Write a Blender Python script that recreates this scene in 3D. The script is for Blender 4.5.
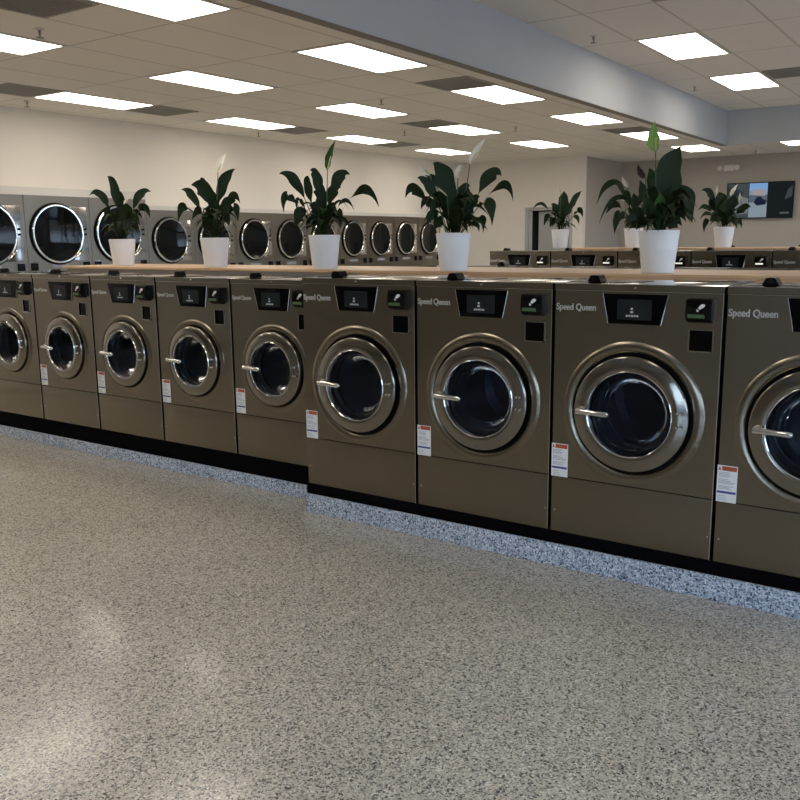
import bpy, bmesh, math, random
from mathutils import Vector, Matrix
C = bpy.context.scene.collection
for o in list(bpy.data.objects): bpy.data.objects.remove(o)
PI = math.pi
# ---------------------------------------------------------------- camera
YAW, PITCH, ROLL, FOC, CAMH = 0.6071, 0.1827, -0.0106, 866.99, 1.4566
fw = Vector((-math.sin(YAW)*math.cos(PITCH), math.cos(YAW)*math.cos(PITCH), -math.sin(PITCH)))
r0 = Vector((math.cos(YAW), math.sin(YAW), 0)); u0 = r0.cross(fw)
rt = r0*math.cos(ROLL)+u0*math.sin(ROLL); up = u0*math.cos(ROLL)-r0*math.sin(ROLL)
cd = bpy.data.cameras.new('camera'); cam = bpy.data.objects.new('camera', cd); C.objects.link(cam)
cam.matrix_world = Matrix(((rt.x, up.x, -fw.x, 0), (rt.y, up.y, -fw.y, 0), (rt.z, up.z, -fw.z, CAMH), (0, 0, 0, 1)))
cd.sensor_fit = 'HORIZONTAL'; cd.sensor_width = 36; cd.lens = 36*FOC/800; cd.clip_start = .05; cd.clip_end = 200
bpy.context.scene.camera = cam
# ---------------------------------------------------------------- light and exposure
PANEL_E = 6.6          # ceiling panel emission
SKY_E = 4.1            # overcast daylight outside the shop windows
sc = bpy.context.scene
sc.view_settings.view_transform = 'Standard'; sc.view_settings.look = 'None'
sc.view_settings.gamma = 1; sc.view_settings.use_curve_mapping = False
sc.view_settings.exposure = 0.14
w = bpy.data.worlds.new('daylight'); sc.world = w; w.use_nodes = True
nt = w.node_tree; nt.nodes.clear()
tc = nt.nodes.new('ShaderNodeTexCoord'); sx = nt.nodes.new('ShaderNodeSeparateXYZ'); rp = nt.nodes.new('ShaderNodeValToRGB')
bg = nt.nodes.new('ShaderNodeBackground'); ow = nt.nodes.new('ShaderNodeOutputWorld')
mr = nt.nodes.new('ShaderNodeMapRange'); mr.inputs[1].default_value = -1; mr.inputs[2].default_value = 1
nt.links.new(tc.outputs['Generated'], sx.inputs[0]); nt.links.new(sx.outputs['Z'], mr.inputs[0]); nt.links.new(mr.outputs[0], rp.inputs[0])
rp.color_ramp.elements[0].position = .49; rp.color_ramp.elements[0].color = (.16, .16, .16, 1)
rp.color_ramp.elements[1].position = .51; rp.color_ramp.elements[1].color = (.62, .80, 1.0, 1)
e = rp.color_ramp.elements.new(1.0); e.color = (.30, .52, 1.0, 1)
nt.links.new(rp.outputs[0], bg.inputs[0]); bg.inputs[1].default_value = SKY_E
nt.links.new(bg.outputs[0], ow.inputs[0])

# ---------------------------------------------------------------- materials
def newmat(name):
    m = bpy.data.materials.new(name); m.use_nodes = True
    return m, m.node_tree, m.node_tree.nodes['Principled BSDF']
def mat(name, col, rough=.5, metal=0, spec=.5, noise=0, nscale=20, bump=0, emis=None, estr=0, trans=0, coat=0, aniso=0, stretch=None, ior=None):
    m, t, b = newmat(name)
    b.inputs['Base Color'].default_value = (*col, 1); b.inputs['Roughness'].default_value = rough
    b.inputs['Metallic'].default_value = metal; b.inputs['Specular IOR Level'].default_value = spec
    b.inputs['Transmission Weight'].default_value = trans; b.inputs['Coat Weight'].default_value = coat
    if ior: b.inputs['IOR'].default_value = ior
    if emis: b.inputs['Emission Color'].default_value = (*emis, 1); b.inputs['Emission Strength'].default_value = estr
    tcn = t.nodes.new('ShaderNodeTexCoord'); mp = t.nodes.new('ShaderNodeMapping'); nz = t.nodes.new('ShaderNodeTexNoise')
    nz.inputs['Scale'].default_value = nscale; nz.inputs['Detail'].default_value = 3
    if stretch: mp.inputs['Scale'].default_value = stretch
    t.links.new(tcn.outputs['Object'], mp.inputs[0]); t.links.new(mp.outputs[0], nz.inputs[0])
    if noise:
        mx = t.nodes.new('ShaderNodeMix'); mx.data_type = 'RGBA'
        mx.inputs[6].default_value = (*[c*(1-noise) for c in col], 1); mx.inputs[7].default_value = (*[min(1, c*(1+noise)) for c in col], 1)
        t.links.new(nz.outputs['Fac'], mx.inputs[0]); t.links.new(mx.outputs[2], b.inputs['Base Color'])
    if bump:
        bp = t.nodes.new('ShaderNodeBump'); bp.inputs['Strength'].default_value = bump; bp.inputs['Distance'].default_value = .002
        t.links.new(nz.outputs['Fac'], bp.inputs['Height']); t.links.new(bp.outputs[0], b.inputs['Normal'])
    if aniso:
        b.inputs['Anisotropic'].default_value = aniso
        tg = t.nodes.new('ShaderNodeTangent'); tg.direction_type = 'RADIAL'; tg.axis = 'Z'
        t.links.new(tg.outputs[0], b.inputs['Tangent'])
    return m

def flake_mat(name, cols, rough, coat):
    """chips scattered in epoxy: two voronoi layers picking a chip colour"""
    m, t, b = newmat(name)
    tcn = t.nodes.new('ShaderNodeTexCoord')
    def layer(scale, stops):
        v = t.nodes.new('ShaderNodeTexVoronoi'); v.inputs['Scale'].default_value = scale
        t.links.new(tcn.outputs['Object'], v.inputs['Vector'])
        s = t.nodes.new('ShaderNodeSeparateColor'); t.links.new(v.outputs['Color'], s.inputs[0])
        r = t.nodes.new('ShaderNodeValToRGB'); r.color_ramp.interpolation = 'CONSTANT'
        r.color_ramp.elements[0].position = 0; r.color_ramp.elements[0].color = (*stops[0][1], 1)
        r.color_ramp.elements[1].position = stops[1][0]; r.color_ramp.elements[1].color = (*stops[1][1], 1)
        for p_, c_ in stops[2:]:
            q_ = r.color_ramp.elements.new(p_); q_.color = (*c_, 1)
        t.links.new(s.outputs[0], r.inputs[0]); return r, s
    a, sa = layer(215, cols); bb, sb = layer(150, cols)
    mx = t.nodes.new('ShaderNodeMix'); mx.data_type = 'RGBA'
    th = t.nodes.new('ShaderNodeMath'); th.operation = 'GREATER_THAN'; th.inputs[1].default_value = .55
    t.links.new(sb.outputs[1], th.inputs[0]); t.links.new(th.outputs[0], mx.inputs[0])
    t.links.new(a.outputs[0], mx.inputs[6]); t.links.new(bb.outputs[0], mx.inputs[7])
    # slow drift in chip density
    nz = t.nodes.new('ShaderNodeTexNoise'); nz.inputs['Scale'].default_value = 1.3; nz.inputs['Detail'].default_value = 4
    t.links.new(tcn.outputs['Object'], nz.inputs['Vector'])
    mr_ = t.nodes.new('ShaderNodeMapRange'); mr_.inputs[1].default_value = .3; mr_.inputs[2].default_value = .7
    mr_.inputs[3].default_value = .9; mr_.inputs[4].default_value = 1.08
    t.links.new(nz.outputs['Fac'], mr_.inputs[0])
    mu = t.nodes.new('ShaderNodeMix'); mu.data_type = 'RGBA'; mu.blend_type = 'MULTIPLY'; mu.inputs[0].default_value = 1
    t.links.new(mx.outputs[2], mu.inputs[6]); t.links.new(mr_.outputs[0], mu.inputs[7])
    t.links.new(mu.outputs[2], b.inputs['Base Color'])
    b.inputs['Roughness'].default_value = rough; b.inputs['Coat Weight'].default_value = coat; b.inputs['Coat Roughness'].default_value = .17
    n2 = t.nodes.new('ShaderNodeTexNoise'); n2.inputs['Scale'].default_value = 60; t.links.new(tcn.outputs['Object'], n2.inputs['Vector'])
    bp = t.nodes.new('ShaderNodeBump'); bp.inputs['Strength'].default_value = .25; bp.inputs['Distance'].default_value = .002
    bp.inputs['Strength'].default_value = .08; t.links.new(n2.outputs['Fac'], bp.inputs['Height']); t.links.new(bp.outputs[0], b.inputs['Normal']); t.links.new(bp.outputs[0], b.inputs['Coat Normal'])
    return m
FLOOR = flake_mat('speckled_epoxy', [(0, (.55, .51, .43)), (.40, (.42, .39, .325)), (.58, (.24, .23, .20)), (.72, (.10, .10, .095)), (.81, (.035, .037, .04)), (.87, (.74, .71, .64))], .5, .85)
CURB = flake_mat('daylight_tinted_epoxy', [(0, (.55, .60, .68)), (.36, (.38, .44, .54)), (.56, (.20, .25, .34)), (.72, (.08, .11, .17)), (.82, (.03, .035, .06)), (.88, (.80, .84, .9))], .45, .2)  # blue-grey chips, with the blue daylight on the curbs mixed into their colour

def ceiling_mat(name, ox, oy):
    m, t, b = newmat(name)
    tcn = t.nodes.new('ShaderNodeTexCoord'); s = t.nodes.new('ShaderNodeSeparateXYZ'); t.links.new(tcn.outputs['Object'], s.inputs[0])
    outs = []
    for i, (off, per) in enumerate(((ox, .618), (oy, 1.2175))):
        a = t.nodes.new('ShaderNodeMath'); a.operation = 'SUBTRACT'; a.inputs[1].default_value = off-50*per; t.links.new(s.outputs[i], a.inputs[0])
        d = t.nodes.new('ShaderNodeMath'); d.operation = 'MODULO'; d.inputs[1].default_value = per; t.links.new(a.outputs[0], d.inputs[0])
        p1 = t.nodes.new('ShaderNodeMath'); p1.operation = 'PINGPONG'; p1.inputs[1].default_value = per/2; t.links.new(d.outputs[0], p1.inputs[0])
        l = t.nodes.new('ShaderNodeMath'); l.operation = 'LESS_THAN'; l.inputs[1].default_value = .011; t.links.new(p1.outputs[0], l.inputs[0])
        outs.append(l)
    mxx = t.nodes.new('ShaderNodeMath'); mxx.operation = 'MAXIMUM'; t.links.new(outs[0].outputs[0], mxx.inputs[0]); t.links.new(outs[1].outputs[0], mxx.inputs[1])
    nz = t.nodes.new('ShaderNodeTexNoise'); nz.inputs['Scale'].default_value = 180; t.links.new(tcn.outputs['Object'], nz.inputs['Vector'])
    c1 = t.nodes.new('ShaderNodeMix'); c1.data_type = 'RGBA'; c1.inputs[6].default_value = (.72, .68, .62, 1); c1.inputs[7].default_value = (.82, .78, .72, 1)
    t.links.new(nz.outputs['Fac'], c1.inputs[0])
    c2 = t.nodes.new('ShaderNodeMix'); c2.data_type = 'RGBA'; c2.inputs[7].default_value = (.55, .52, .47, 1)
    t.links.new(mxx.outputs[0], c2.inputs[0]); t.links.new(c1.outputs[2], c2.inputs[6]); t.links.new(c2.outputs[2], b.inputs['Base Color'])
    b.inputs['Roughness'].default_value = .9
    bp = t.nodes.new('ShaderNodeBump'); bp.inputs['Strength'].default_value = .5; bp.inputs['Distance'].default_value = .004
    t.links.new(mxx.outputs[0], bp.inputs['Height']); t.links.new(bp.outputs[0], b.inputs['Normal'])
    return m
CEIL = ceiling_mat('ceiling_tiles', -4.42, 5.71)
CEILH = ceiling_mat('raised_ceiling_tiles', -3.15, 8.51)
WALLW = mat('warm_white_paint', (.78, .735, .665), .85, noise=.03, nscale=3, bump=.05)
WALLD = mat('greige_paint', (.41, .375, .325), .85, noise=.03, nscale=3, bump=.05)
SOFF = mat('daylight_tinted_grey_paint', (.53, .55, .57), .7, noise=.06, nscale=1.6)  # grey paint, its colour tinted with the blue daylight on the bulkhead
TRIM = mat('bronze_strip', (.20, .18, .155), .6)
STEEL = mat('brushed_steel', (.235, .21, .165), .235, 1, aniso=.5, noise=.03, nscale=14, stretch=(1, 1, .1))
STEELL = mat('polished_lid_steel', (.40, .375, .335), .06, 1)
STEELS = mat('dryer_steel', (.27, .24, .20), .34, 1, noise=.03)
CHROME = mat('chrome', (.75, .74, .72), .10, 1)
RING = mat('satin_chrome', (.27, .255, .225), .13, 1)
BLACK = mat('black_plastic', (.002, .002, .0025), .26, spec=.2)
BLACKM = mat('black_base', (.002, .002, .003), .8, spec=.05)
GLOSSB = mat('gloss_black', (.002, .002, .003), .10, spec=.12)
RUBBER = mat('rubber', (.003, .003, .003), .7, spec=.1)
GLASS = mat('door_glass', (.55, .6, .68), .02, trans=1, ior=1.08)
SMOKE = mat('smoked_glass', (.004, .0045, .005), .05, spec=.32)
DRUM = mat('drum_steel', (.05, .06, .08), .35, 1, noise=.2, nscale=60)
SCREEN = mat('screen', (.008, .010, .011), .2, emis=(.05, .06, .065), estr=.06, spec=.2)
LCD = mat('green_lcd', (.035, .07, .03), .3, emis=(.06, .11, .04), estr=.25)
LCDW = mat('white_lcd', (.5, .5, .45), .3, emis=(.8, .8, .7), estr=.8)
WHITE = mat('white_print', (.80, .80, .78), .5)
GREYP = mat('grey_print', (.35, .37, .42), .6)
ORANGE = mat('orange_print', (.42, .085, .03), .5)
NAVY = mat('navy_print', (.03, .06, .22), .5)
LOGO = mat('logo_metal', (.62, .62, .60), .3, .55)
POT = mat('white_ceramic', (.80, .81, .82), .35, noise=.02)
SOIL = mat('potting_soil', (.03, .022, .015), .95, noise=.4, nscale=90, bump=.8)
def leaf_mat(name, c):
    m = mat(name, c, .42, noise=.35, nscale=9, spec=.13)
    m.node_tree.nodes['Principled BSDF'].inputs['Subsurface Weight'].default_value = 0
    return m
LEAF = leaf_mat('dark_leaf', (.014, .027, .009)); LEAFG = leaf_mat('green_leaf', (.035, .085, .02))
STEM = mat('green_stem', (.05, .10, .03), .5)
SPATHE = mat('white_spathe', (.78, .76, .66), .6); SPATHEG = mat('green_spathe', (.22, .40, .07), .5)
DRIED = mat('dried_flower', (.03, .018, .014), .8)
SPADIX = mat('spadix', (.55, .50, .28), .7)
LIGHTM = mat('light_diffuser', (.9, .88, .84), .5, emis=(1.0, .90, .77), estr=PANEL_E)
FRAME = mat('white_metal_trim', (.62, .60, .56), .5)
VENT = mat('grille_metal', (.30, .285, .26), .6); VENTD = mat('grille_dark', (.07, .066, .06), .8)
DOORM = mat('grey_door_paint', (.42, .43, .42), .45)
PAVE = mat('pavement', (.30, .30, .29), .9, noise=.2, nscale=5)
WG = mat('shop_window_glass', (.95, .97, 1), .0, trans=1, ior=1.0)

def wood_mat():
    m, t, b = newmat('maple_laminate')
    tcn = t.nodes.new('ShaderNodeTexCoord'); mp = t.nodes.new('ShaderNodeMapping'); mp.inputs['Scale'].default_value = (.8, 14, 14)
    nz = t.nodes.new('ShaderNodeTexNoise'); nz.inputs['Scale'].default_value = 3; nz.inputs['Detail'].default_value = 6
    r = t.nodes.new('ShaderNodeValToRGB'); r.color_ramp.elements[0].position = .3; r.color_ramp.elements[0].color = (.52, .32, .175, 1)
    r.color_ramp.elements[1].position = .7; r.color_ramp.elements[1].color = (.68, .46, .28, 1)
    t.links.new(tcn.outputs['Object'], mp.inputs[0]); t.links.new(mp.outputs[0], nz.inputs[0]); t.links.new(nz.outputs['Fac'], r.inputs[0])
    t.links.new(r.outputs[0], b.inputs['Base Color']); b.inputs['Roughness'].default_value = .4
    return m
WOOD = wood_mat()

# ---------------------------------------------------------------- mesh helpers
class MB:
    def __init__(s): s.bm = bmesh.new(); s.bev = 0
    def box(s, x0, y0, z0, x1, y1, z1, bev=0):
        v = [s.bm.verts.new((x, y, z)) for z in (z0, z1) for y in (y0, y1) for x in (x0, x1)]
        fs = [s.bm.faces.new([v[i] for i in q]) for q in ((0, 2, 3, 1), (4, 5, 7, 6), (0, 1, 5, 4), (1, 3, 7, 5), (3, 2, 6, 7), (2, 0, 4, 6))]
        if bev:
            es = set(e for f in fs for e in f.edges)
            bmesh.ops.bevel(s.bm, geom=list(es), offset=bev, segments=2, affect='EDGES', profile=.7)
        return s
    def prism(s, pts, y0, y1, bev=0):
        """outline in x,z extruded from y0 (front) to y1"""
        a = [s.bm.verts.new((x, y0, z)) for x, z in pts]; b = [s.bm.verts.new((x, y1, z)) for x, z in pts]
        n = len(pts); fs = [s.bm.faces.new(a), s.bm.faces.new(b[::-1])]
        for i in range(n): fs.append(s.bm.faces.new((a[i], b[i], b[(i+1) % n], a[(i+1) % n])))
        bmesh.ops.recalc_face_normals(s.bm, faces=fs)
        if bev:
            bmesh.ops.bevel(s.bm, geom=list(set(fs[0].edges)), offset=bev, segments=2, affect='EDGES', profile=.7)
        return s
    def lathe(s, prof, cx, cy, cz, axis='y', n=48, closed=False):
        """prof: (radius, along) pairs; axis y = turned about the door axis, z = about the vertical"""
        rings = []
        for r_, h in prof:
            if r_ < 1e-6:
                rings.append([s.bm.verts.new((cx, cy+h, cz) if axis == 'y' else (cx, cy, cz+h))]); continue
            rg = []
            for k in range(n):
                a = 2*PI*k/n
                rg.append(s.bm.verts.new((cx+r_*math.cos(a), cy+h, cz+r_*math.sin(a)) if axis == 'y' else (cx+r_*math.cos(a), cy+r_*math.sin(a), cz+h)))
            rings.append(rg)
        if closed: rings.append(rings[0])
        for A, B in zip(rings, rings[1:]):
            for k in range(n):
                k2 = (k+1) % n
                if len(A) == 1 and len(B) == 1: continue
                if len(A) == 1: f = (A[0], B[k], B[k2])
                elif len(B) == 1: f = (A[k], B[0], A[k2])
                else: f = (A[k], B[k], B[k2], A[k2])
                try: s.bm.faces.new(f)
                except ValueError: pass
        return s
    def tube(s, pts, rad, n=10):
        pts = [Vector(p) for p in pts]; rr = rad if isinstance(rad, (list, tuple)) else [rad]*len(pts)
        rings = []
        for i, p in enumerate(pts):
            d = (pts[min(i+1, len(pts)-1)]-pts[max(i-1, 0)]).normalized()
            a = d.orthogonal().normalized(); 
            if abs(d.z) < .9: a = d.cross(Vector((0, 0, 1))).normalized()
            b = d.cross(a)
            rings.append([s.bm.verts.new(p+(a*math.cos(2*PI*k/n)+b*math.sin(2*PI*k/n))*rr[i]) for k in range(n)])
        for A, B in zip(rings, rings[1:]):
            for k in range(n): s.bm.faces.new((A[k], A[(k+1) % n], B[(k+1) % n], B[k]))
        s.bm.faces.new(rings[0][::-1]); s.bm.faces.new(rings[-1])
        return s
    def panel_hole(s, x0, z0, x1, z1, cx, cz, r, y, n=64, depth=.012):
        inner, outer, back = [], [], []
        cr = sorted([math.atan2(z-cz, x-cx) % (2*PI) for x in (x0, x1) for z in (z0, z1)]+[2*PI*k/n for k in range(n)])
        for a in cr:
            c, d = math.cos(a), math.sin(a)
            t = min([((x1 if c > 0 else x0)-cx)/c if abs(c) > 1e-9 else 1e9, ((z1 if d > 0 else z0)-cz)/d if abs(d) > 1e-9 else 1e9])
            inner.append(s.bm.verts.new((cx+r*c, y, cz+r*d))); outer.append(s.bm.verts.new((cx+t*c, y, cz+t*d)))
            back.append(s.bm.verts.new((cx+r*c, y+depth, cz+r*d)))
        m = len(cr)
        ob = [s.bm.verts.new((v.co.x, y+depth, v.co.z)) for v in outer]
        for i in range(m):
            j = (i+1) % m
            s.bm.faces.new((inner[i], outer[i], outer[j], inner[j])); s.bm.faces.new((back[i], inner[i], inner[j], back[j]))
            s.bm.faces.new((outer[i], ob[i], ob[j], outer[j]))
        return s
    def build(s, name, m, parent=None, smooth=True, loc=None):
        bmesh.ops.remove_doubles(s.bm, verts=s.bm.verts, dist=1e-6)
        bmesh.ops.recalc_face_normals(s.bm, faces=s.bm.faces)
        me = bpy.data.meshes.new(name); s.bm.to_mesh(me); s.bm.free()
        me.materials.append(m)
        if smooth:
            for p in me.polygons: p.use_smooth = True
            me.set_sharp_from_angle(angle=math.radians(38))
        o = bpy.data.objects.new(name, me); C.objects.link(o)
        if loc: o.location = loc
        if parent: o.parent = parent
        return o
def struct(name, mb, m, **k):
    o = mb.build(name, m, **k)
    if not k.get('parent'): o['kind'] = 'structure'
    return o
def thing(name, label, cat, loc=(0, 0, 0), group=None):
    o = bpy.data.objects.new(name, None); C.objects.link(o); o.location = loc; o.empty_display_size = .1
    o['label'] = label; o['category'] = cat
    if group: o['group'] = group
    return o
def tree_copy(root, loc, label):
    kids = {}
    for ob in bpy.data.objects:
        if ob.parent: kids.setdefault(ob.parent.name, []).append(ob)
    def rec(o, par):
        c = o.copy(); C.objects.link(c)
        if par: c.parent = par
        for k in kids.get(o.name, []): rec(k, c)
        return c
    r = rec(root, None); r.location = loc; r['label'] = label
    return r
def text_obj(body, name, size, m, parent, loc, sx=1.0, thick=.001, bold=.0):
    cu = bpy.data.curves.new(name, 'FONT'); cu.body = body; cu.size = size; cu.extrude = thick; cu.offset = bold
    cu.space_character = 1.0
    t_ = bpy.data.objects.new('tmp', cu); C.objects.link(t_)
    bpy.context.view_layer.update()
    dg = bpy.context.evaluated_depsgraph_get()
    me = bpy.data.meshes.new_from_object(t_.evaluated_get(dg)); bpy.data.objects.remove(t_)
    me.transform(Matrix.Rotation(PI/2, 4, 'X') @ Matrix.Diagonal((sx, 1, 1, 1)))
    me.materials.clear(); me.materials.append(m)
    o = bpy.data.objects.new(name, me); C.objects.link(o); o.parent = parent; o.location = loc
    return o

# ---------------------------------------------------------------- room shell
XL, XR, YF, YB = -9.53, 5.0, -3.6, 16.0
HC, HH = 2.995, 3.3136
BX0, BX1, BZ = -3.76, -3.67, 2.817       # bulkhead, inner and outer face, lower edge
BY = 14.0
struct('floor', MB().box(XL-.2, YF-.2, -.15, XR+.2, 18.2, 0), FLOOR, smooth=False)
mb = MB(); mb.box(XL-.1, YF-.1, HC, BX0, 18.1, HC+.1); mb.box(BX0, BY+.09, HC, XR+.1, 18.1, HC+.1)
struct('ceiling', mb, CEIL, smooth=False)
struct('ceiling', MB().box(BX1, YF-.1, HH, XR+.1, BY, HH+.1), CEILH, smooth=False)
struct('trim_1', MB().box(BX0+.004, YF-.1, BZ, BX1, BY+.09, HH+.1), SOFF, smooth=False)      # bulkhead along the washers
struct('trim_2', MB().box(BX1, BY, BZ, XR+.1, BY+.09, HH+.1), SOFF, smooth=False)
struct('trim_3', MB().box(BX0, YF, BZ-.006, BX1-.004, BY+.09, BZ), TRIM, smooth=False)
struct('wall_left', MB().box(XL-.15, YF-.15, 0, XL, 16.15, HC), WALLW, smooth=False)
DX0, DX1, DZ = -7.93, -7.05, 2.0
mb = MB(); mb.box(XL, YB, 0, DX0, YB+.15, HC); mb.box(DX1, YB, 0, -6.8, YB+.15, HC); mb.box(DX0, YB, DZ, DX1, YB+.15, HC)
struct('wall_back', mb, WALLW, smooth=False)
mb = MB(); mb.box(DX0-.1, YB+.15, 0, DX0, 17.4, HC); mb.box(DX1, YB+.15, 0, DX1+.08, 17.4, HC); mb.box(DX0-.1, 17.4, 0, DX1+.08, 17.5, HC)
struct('wall_closet', mb, mat('closet_shade', (.04, .037, .033), .9), smooth=False)  # dark colour stands in for the shade of the unlit room
struct('wall_recess', MB().box(-6.95, YB+.15, 0, -6.8, 18.0, HC), WALLD, smooth=False)
struct('wall_far', MB().box(-6.95, 18.0, 0, XR+.1, 18.15, HC), WALLD, smooth=False)
# shop front behind the camera: low sill, header, piers and glazing
mb = MB(); mb.box(XL, YF-.15, 0, XR, YF, .25); mb.box(XL, YF-.15, 2.65, XR, YF, HH+.1); mb.box(XL, YF-.15, .25, .2, YF, 2.65); mb.box(4.6, YF-.15, .25, XR, YF, 2.65)
for px in (1.6, 3.1): mb.box(px-.06, YF-.12, .25, px+.06, YF, 2.65)
struct('wall_front', mb, WALLD, smooth=False)
mb = MB(); mb.box(XR, YF-.15, 0, XR+.15, 18.1, .25); mb.box(XR, YF-.15, 2.65, XR+.15, 18.1, HH+.1); mb.box(XR, YF-.15, .25, XR+.15, -3.0, 2.65)
mb.box(XR, 17.6, .25, XR+.15, 18.1, 2.65)
for py in (-.5, 2.1, 4.7, 7.3, 9.9, 12.5, 15.1): mb.box(XR, py, .25, XR+.12, py+.12, 2.65)
struct('wall_right', mb, WALLD, smooth=False)
struct('window_1', MB().box(.2, YF-.08, .25, 4.6, YF-.07, 2.65), WG, smooth=False)
struct('window_2', MB().box(XR+.07, -3.0, .25, XR+.08, 17.6, 2.65), WG, smooth=False)
o = MB().box(-40, -40, -.35, 40, YF-.3, -.25).build('pavement', PAVE, smooth=False); o['kind'] = 'structure'; o.name = 'trim_4'
for px, py, rot, sz in ((2.4, YF-.2, (PI/2, 0, 0), (4.4, 2.4)), (XR+.2, 7.3, (PI/2, 0, PI/2), (20.6, 2.4))):
    ld = bpy.data.lights.new('window_portal', 'AREA'); ld.shape = 'RECTANGLE'; ld.size, ld.size_y = sz
    ld.cycles.is_portal = True
    lo = bpy.data.objects.new('window_portal', ld); C.objects.link(lo); lo.location = (px, py, 1.45)
    lo.rotation_euler = (PI/2, 0, 0) if rot[2] == 0 else (PI/2, 0, PI/2)
struct('baseboard_back', MB().box(-6.8, 17.98, 0, XR, 18.0, .1), BLACKM, smooth=False)

# door in the back wall, standing ajar
door = bpy.data.objects.new('door_1', None); C.objects.link(door); door.location = (DX1-.04, YB-.01, 0); door['kind'] = 'structure'
fr = MB(); fr.box(DX0-.07-DX1+.04, -.03, 0, DX0-DX1+.04, .03, DZ); fr.box(.04, -.03, 0, .09, .03, DZ); fr.box(DX0-.07-DX1+.04, -.03, DZ, .09, .03, DZ+.06)
fr.build('door_frame', DOORM, door, smooth=False)
lf = MB().box(-.72, .0, .01, 0, .04, DZ-.02, .003).build('door_leaf', DOORM, door); lf.rotation_euler = (0, 0, math.radians(-13))
MB().tube([(-.68, -.05, 1.0), (-.58, -.05, 1.0)], .01).build('door_handle', CHROME, lf)

# ---------------------------------------------------------------- washers
def make_washer(P, name, label, loc, group, lcd=LCD):
    w_, h, d = P['w']-.015, P['h'], P['d']
    X = lambda x: x-P['w']/2                # x measured from the machine's left edge
    t = thing(name, label, 'washing machine', loc, group)
    cx, cz = X(P['dx']), P['dz']; R, G, E = P['R'], P['G'], P['E']
    hw = w_/2; sm, lb = P['seam'], P['lid']
    # carcass
    b = MB(); th = .012
    b.box(-hw, .014, 0, -hw+th, d, lb); b.box(hw-th, .014, 0, hw, d, lb); b.box(-hw+th, d-th, 0, hw-th, d, lb); b.box(-hw+th, .014, 0, hw-th, d, th)
    b.build('cabinet', STEEL, t, smooth=False)
    MB().panel_hole(-hw, sm+.002, hw, lb-.002, cx, cz, E-.045*P['k'], 0).build('front_panel', STEEL, t)
    MB().box(-hw, 0, .003, hw, .012, sm-.002, .0015).build('service_panel', STEEL, t)
    ld = MB().box(-hw-.002, .0, lb+.002, hw+.002, d, h, .0006).build('lid', STEELL, t)
    MB().box(-hw-.002, -.004, lb+.002, hw+.002, .001, h-.001, .001).build('lid_front', STEEL, ld, smooth=False)
    ed = MB(); ed.box(hw-.0022, -.003, .003, hw+.0006, .002, lb-.001, .0008); ed.box(-hw, -.0025, lb-.001, hw, .002, lb+.0008)
    ed.build('edge_glint', CHROME, t, smooth=False)  # chrome strips added as the glint where the steel edges catch light
    # swaged ring pressed around the door
    k = P['k']
    MB().lathe([(E, -.0005), (E-.008*k, -.006), (E-.022*k, -.010), (E-.036*k, -.007), (E-.045*k, 0), (E-.047*k, .02)], cx, 0, cz, n=72).build('pressed_ring', STEEL, t)
    MB().lathe([(E-.044*k, .006), (R-.012, .006), (R-.012, .035), (G-.01, .035), (G-.012, .06)], cx, 0, cz, n=64).build('gasket', RUBBER, t)
    # door ring
    dr = MB().lathe([(R-.004, .006), (R-.003, -.014), (R-.0045, -.021), (R-.008, -.0245), (R-.012*k, -.026), (R-.028*k, -.030), (G+.030*k, -.035), (G+.012*k, -.037), (G+.005*k, -.034), (G+.001, -.020), (G, -.006), (G-.002, .012)], cx, 0, cz, n=72).build('door', RING, t)
    MB().lathe([(G+.006*k, -.0355), (G+.003*k, -.039), (G+.0, -.036), (G-.001, -.024)], cx, 0, cz, n=64).build('bezel', CHROME, dr)
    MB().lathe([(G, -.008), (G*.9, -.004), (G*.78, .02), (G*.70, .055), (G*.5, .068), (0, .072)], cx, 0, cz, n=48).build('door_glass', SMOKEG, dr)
    hx = cx-R+.034*k; L = P['hl']
    hb = MB(); hb.tube([(hx-.004, -.050, cz), (hx, -.054, cz), (hx+.02, -.058, cz), (hx+L*.55, -.062, cz-.001), (hx+L-.018, -.062, cz-.002), (hx+L-.006, -.062, cz-.002), (hx+L, -.062, cz-.002)], [.006, .014, .0135, .0115, .013, .010, .002], 14)
    hb.lathe([(0, -.058), (.012, -.055), (.017, -.045), (.019, -.026)], hx+.012, 0, cz, n=16)
    hb.build('handle', CHROME, dr)
    for dz_ in (.028*k, -.028*k):
        for dx_ in (0, .018*k):
            MB().lathe([(0, -.045), (.005, -.044), (.0068, -.040), (.0068, -.030)], cx+(R+G)/2-.009*k+dx_, 0, cz+dz_, n=12).build('hinge_bolt', CHROME, dr)
    # drum
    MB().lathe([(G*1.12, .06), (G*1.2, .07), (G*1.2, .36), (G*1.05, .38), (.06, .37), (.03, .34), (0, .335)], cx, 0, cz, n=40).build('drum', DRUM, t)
    df = MB()
    for a_ in (.5, .5+2*PI/3, .5+4*PI/3):
        c_, s_ = math.cos(a_), math.sin(a_); rr = G*1.2
        p0, p1, p2 = (cx+(rr)*math.cos(a_-.18), cz+rr*math.sin(a_-.18)), (cx+rr*math.cos(a_+.18), cz+rr*math.sin(a_+.18)), (cx+rr*.72*c_, cz+rr*.72*s_)
        df.prism([p0, p1, p2], .10, .35)
    df.build('drum_lifter', DRUM, t)
    # controls
    q = P['disp']; cp = MB().prism([(X(q[0]), q[1]), (X(q[2]), q[3]), (X(q[4]), q[5]), (X(q[6]), q[7])], -.006, .01, .002).build('control_panel', GLOSSB, t)
    pts = [(X(q[0]), q[1]), (X(q[2]), q[3]), (X(q[4]), q[5]), (X(q[6]), q[7])]
    for i in (3, 1):
        a_, b_ = pts[i], pts[(i+1) % 4]
        MB().tube([(a_[0], -.004, a_[1]), (b_[0], -.004, b_[1])], .002, 6).build('panel_edge', CHROME, cp)
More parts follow.
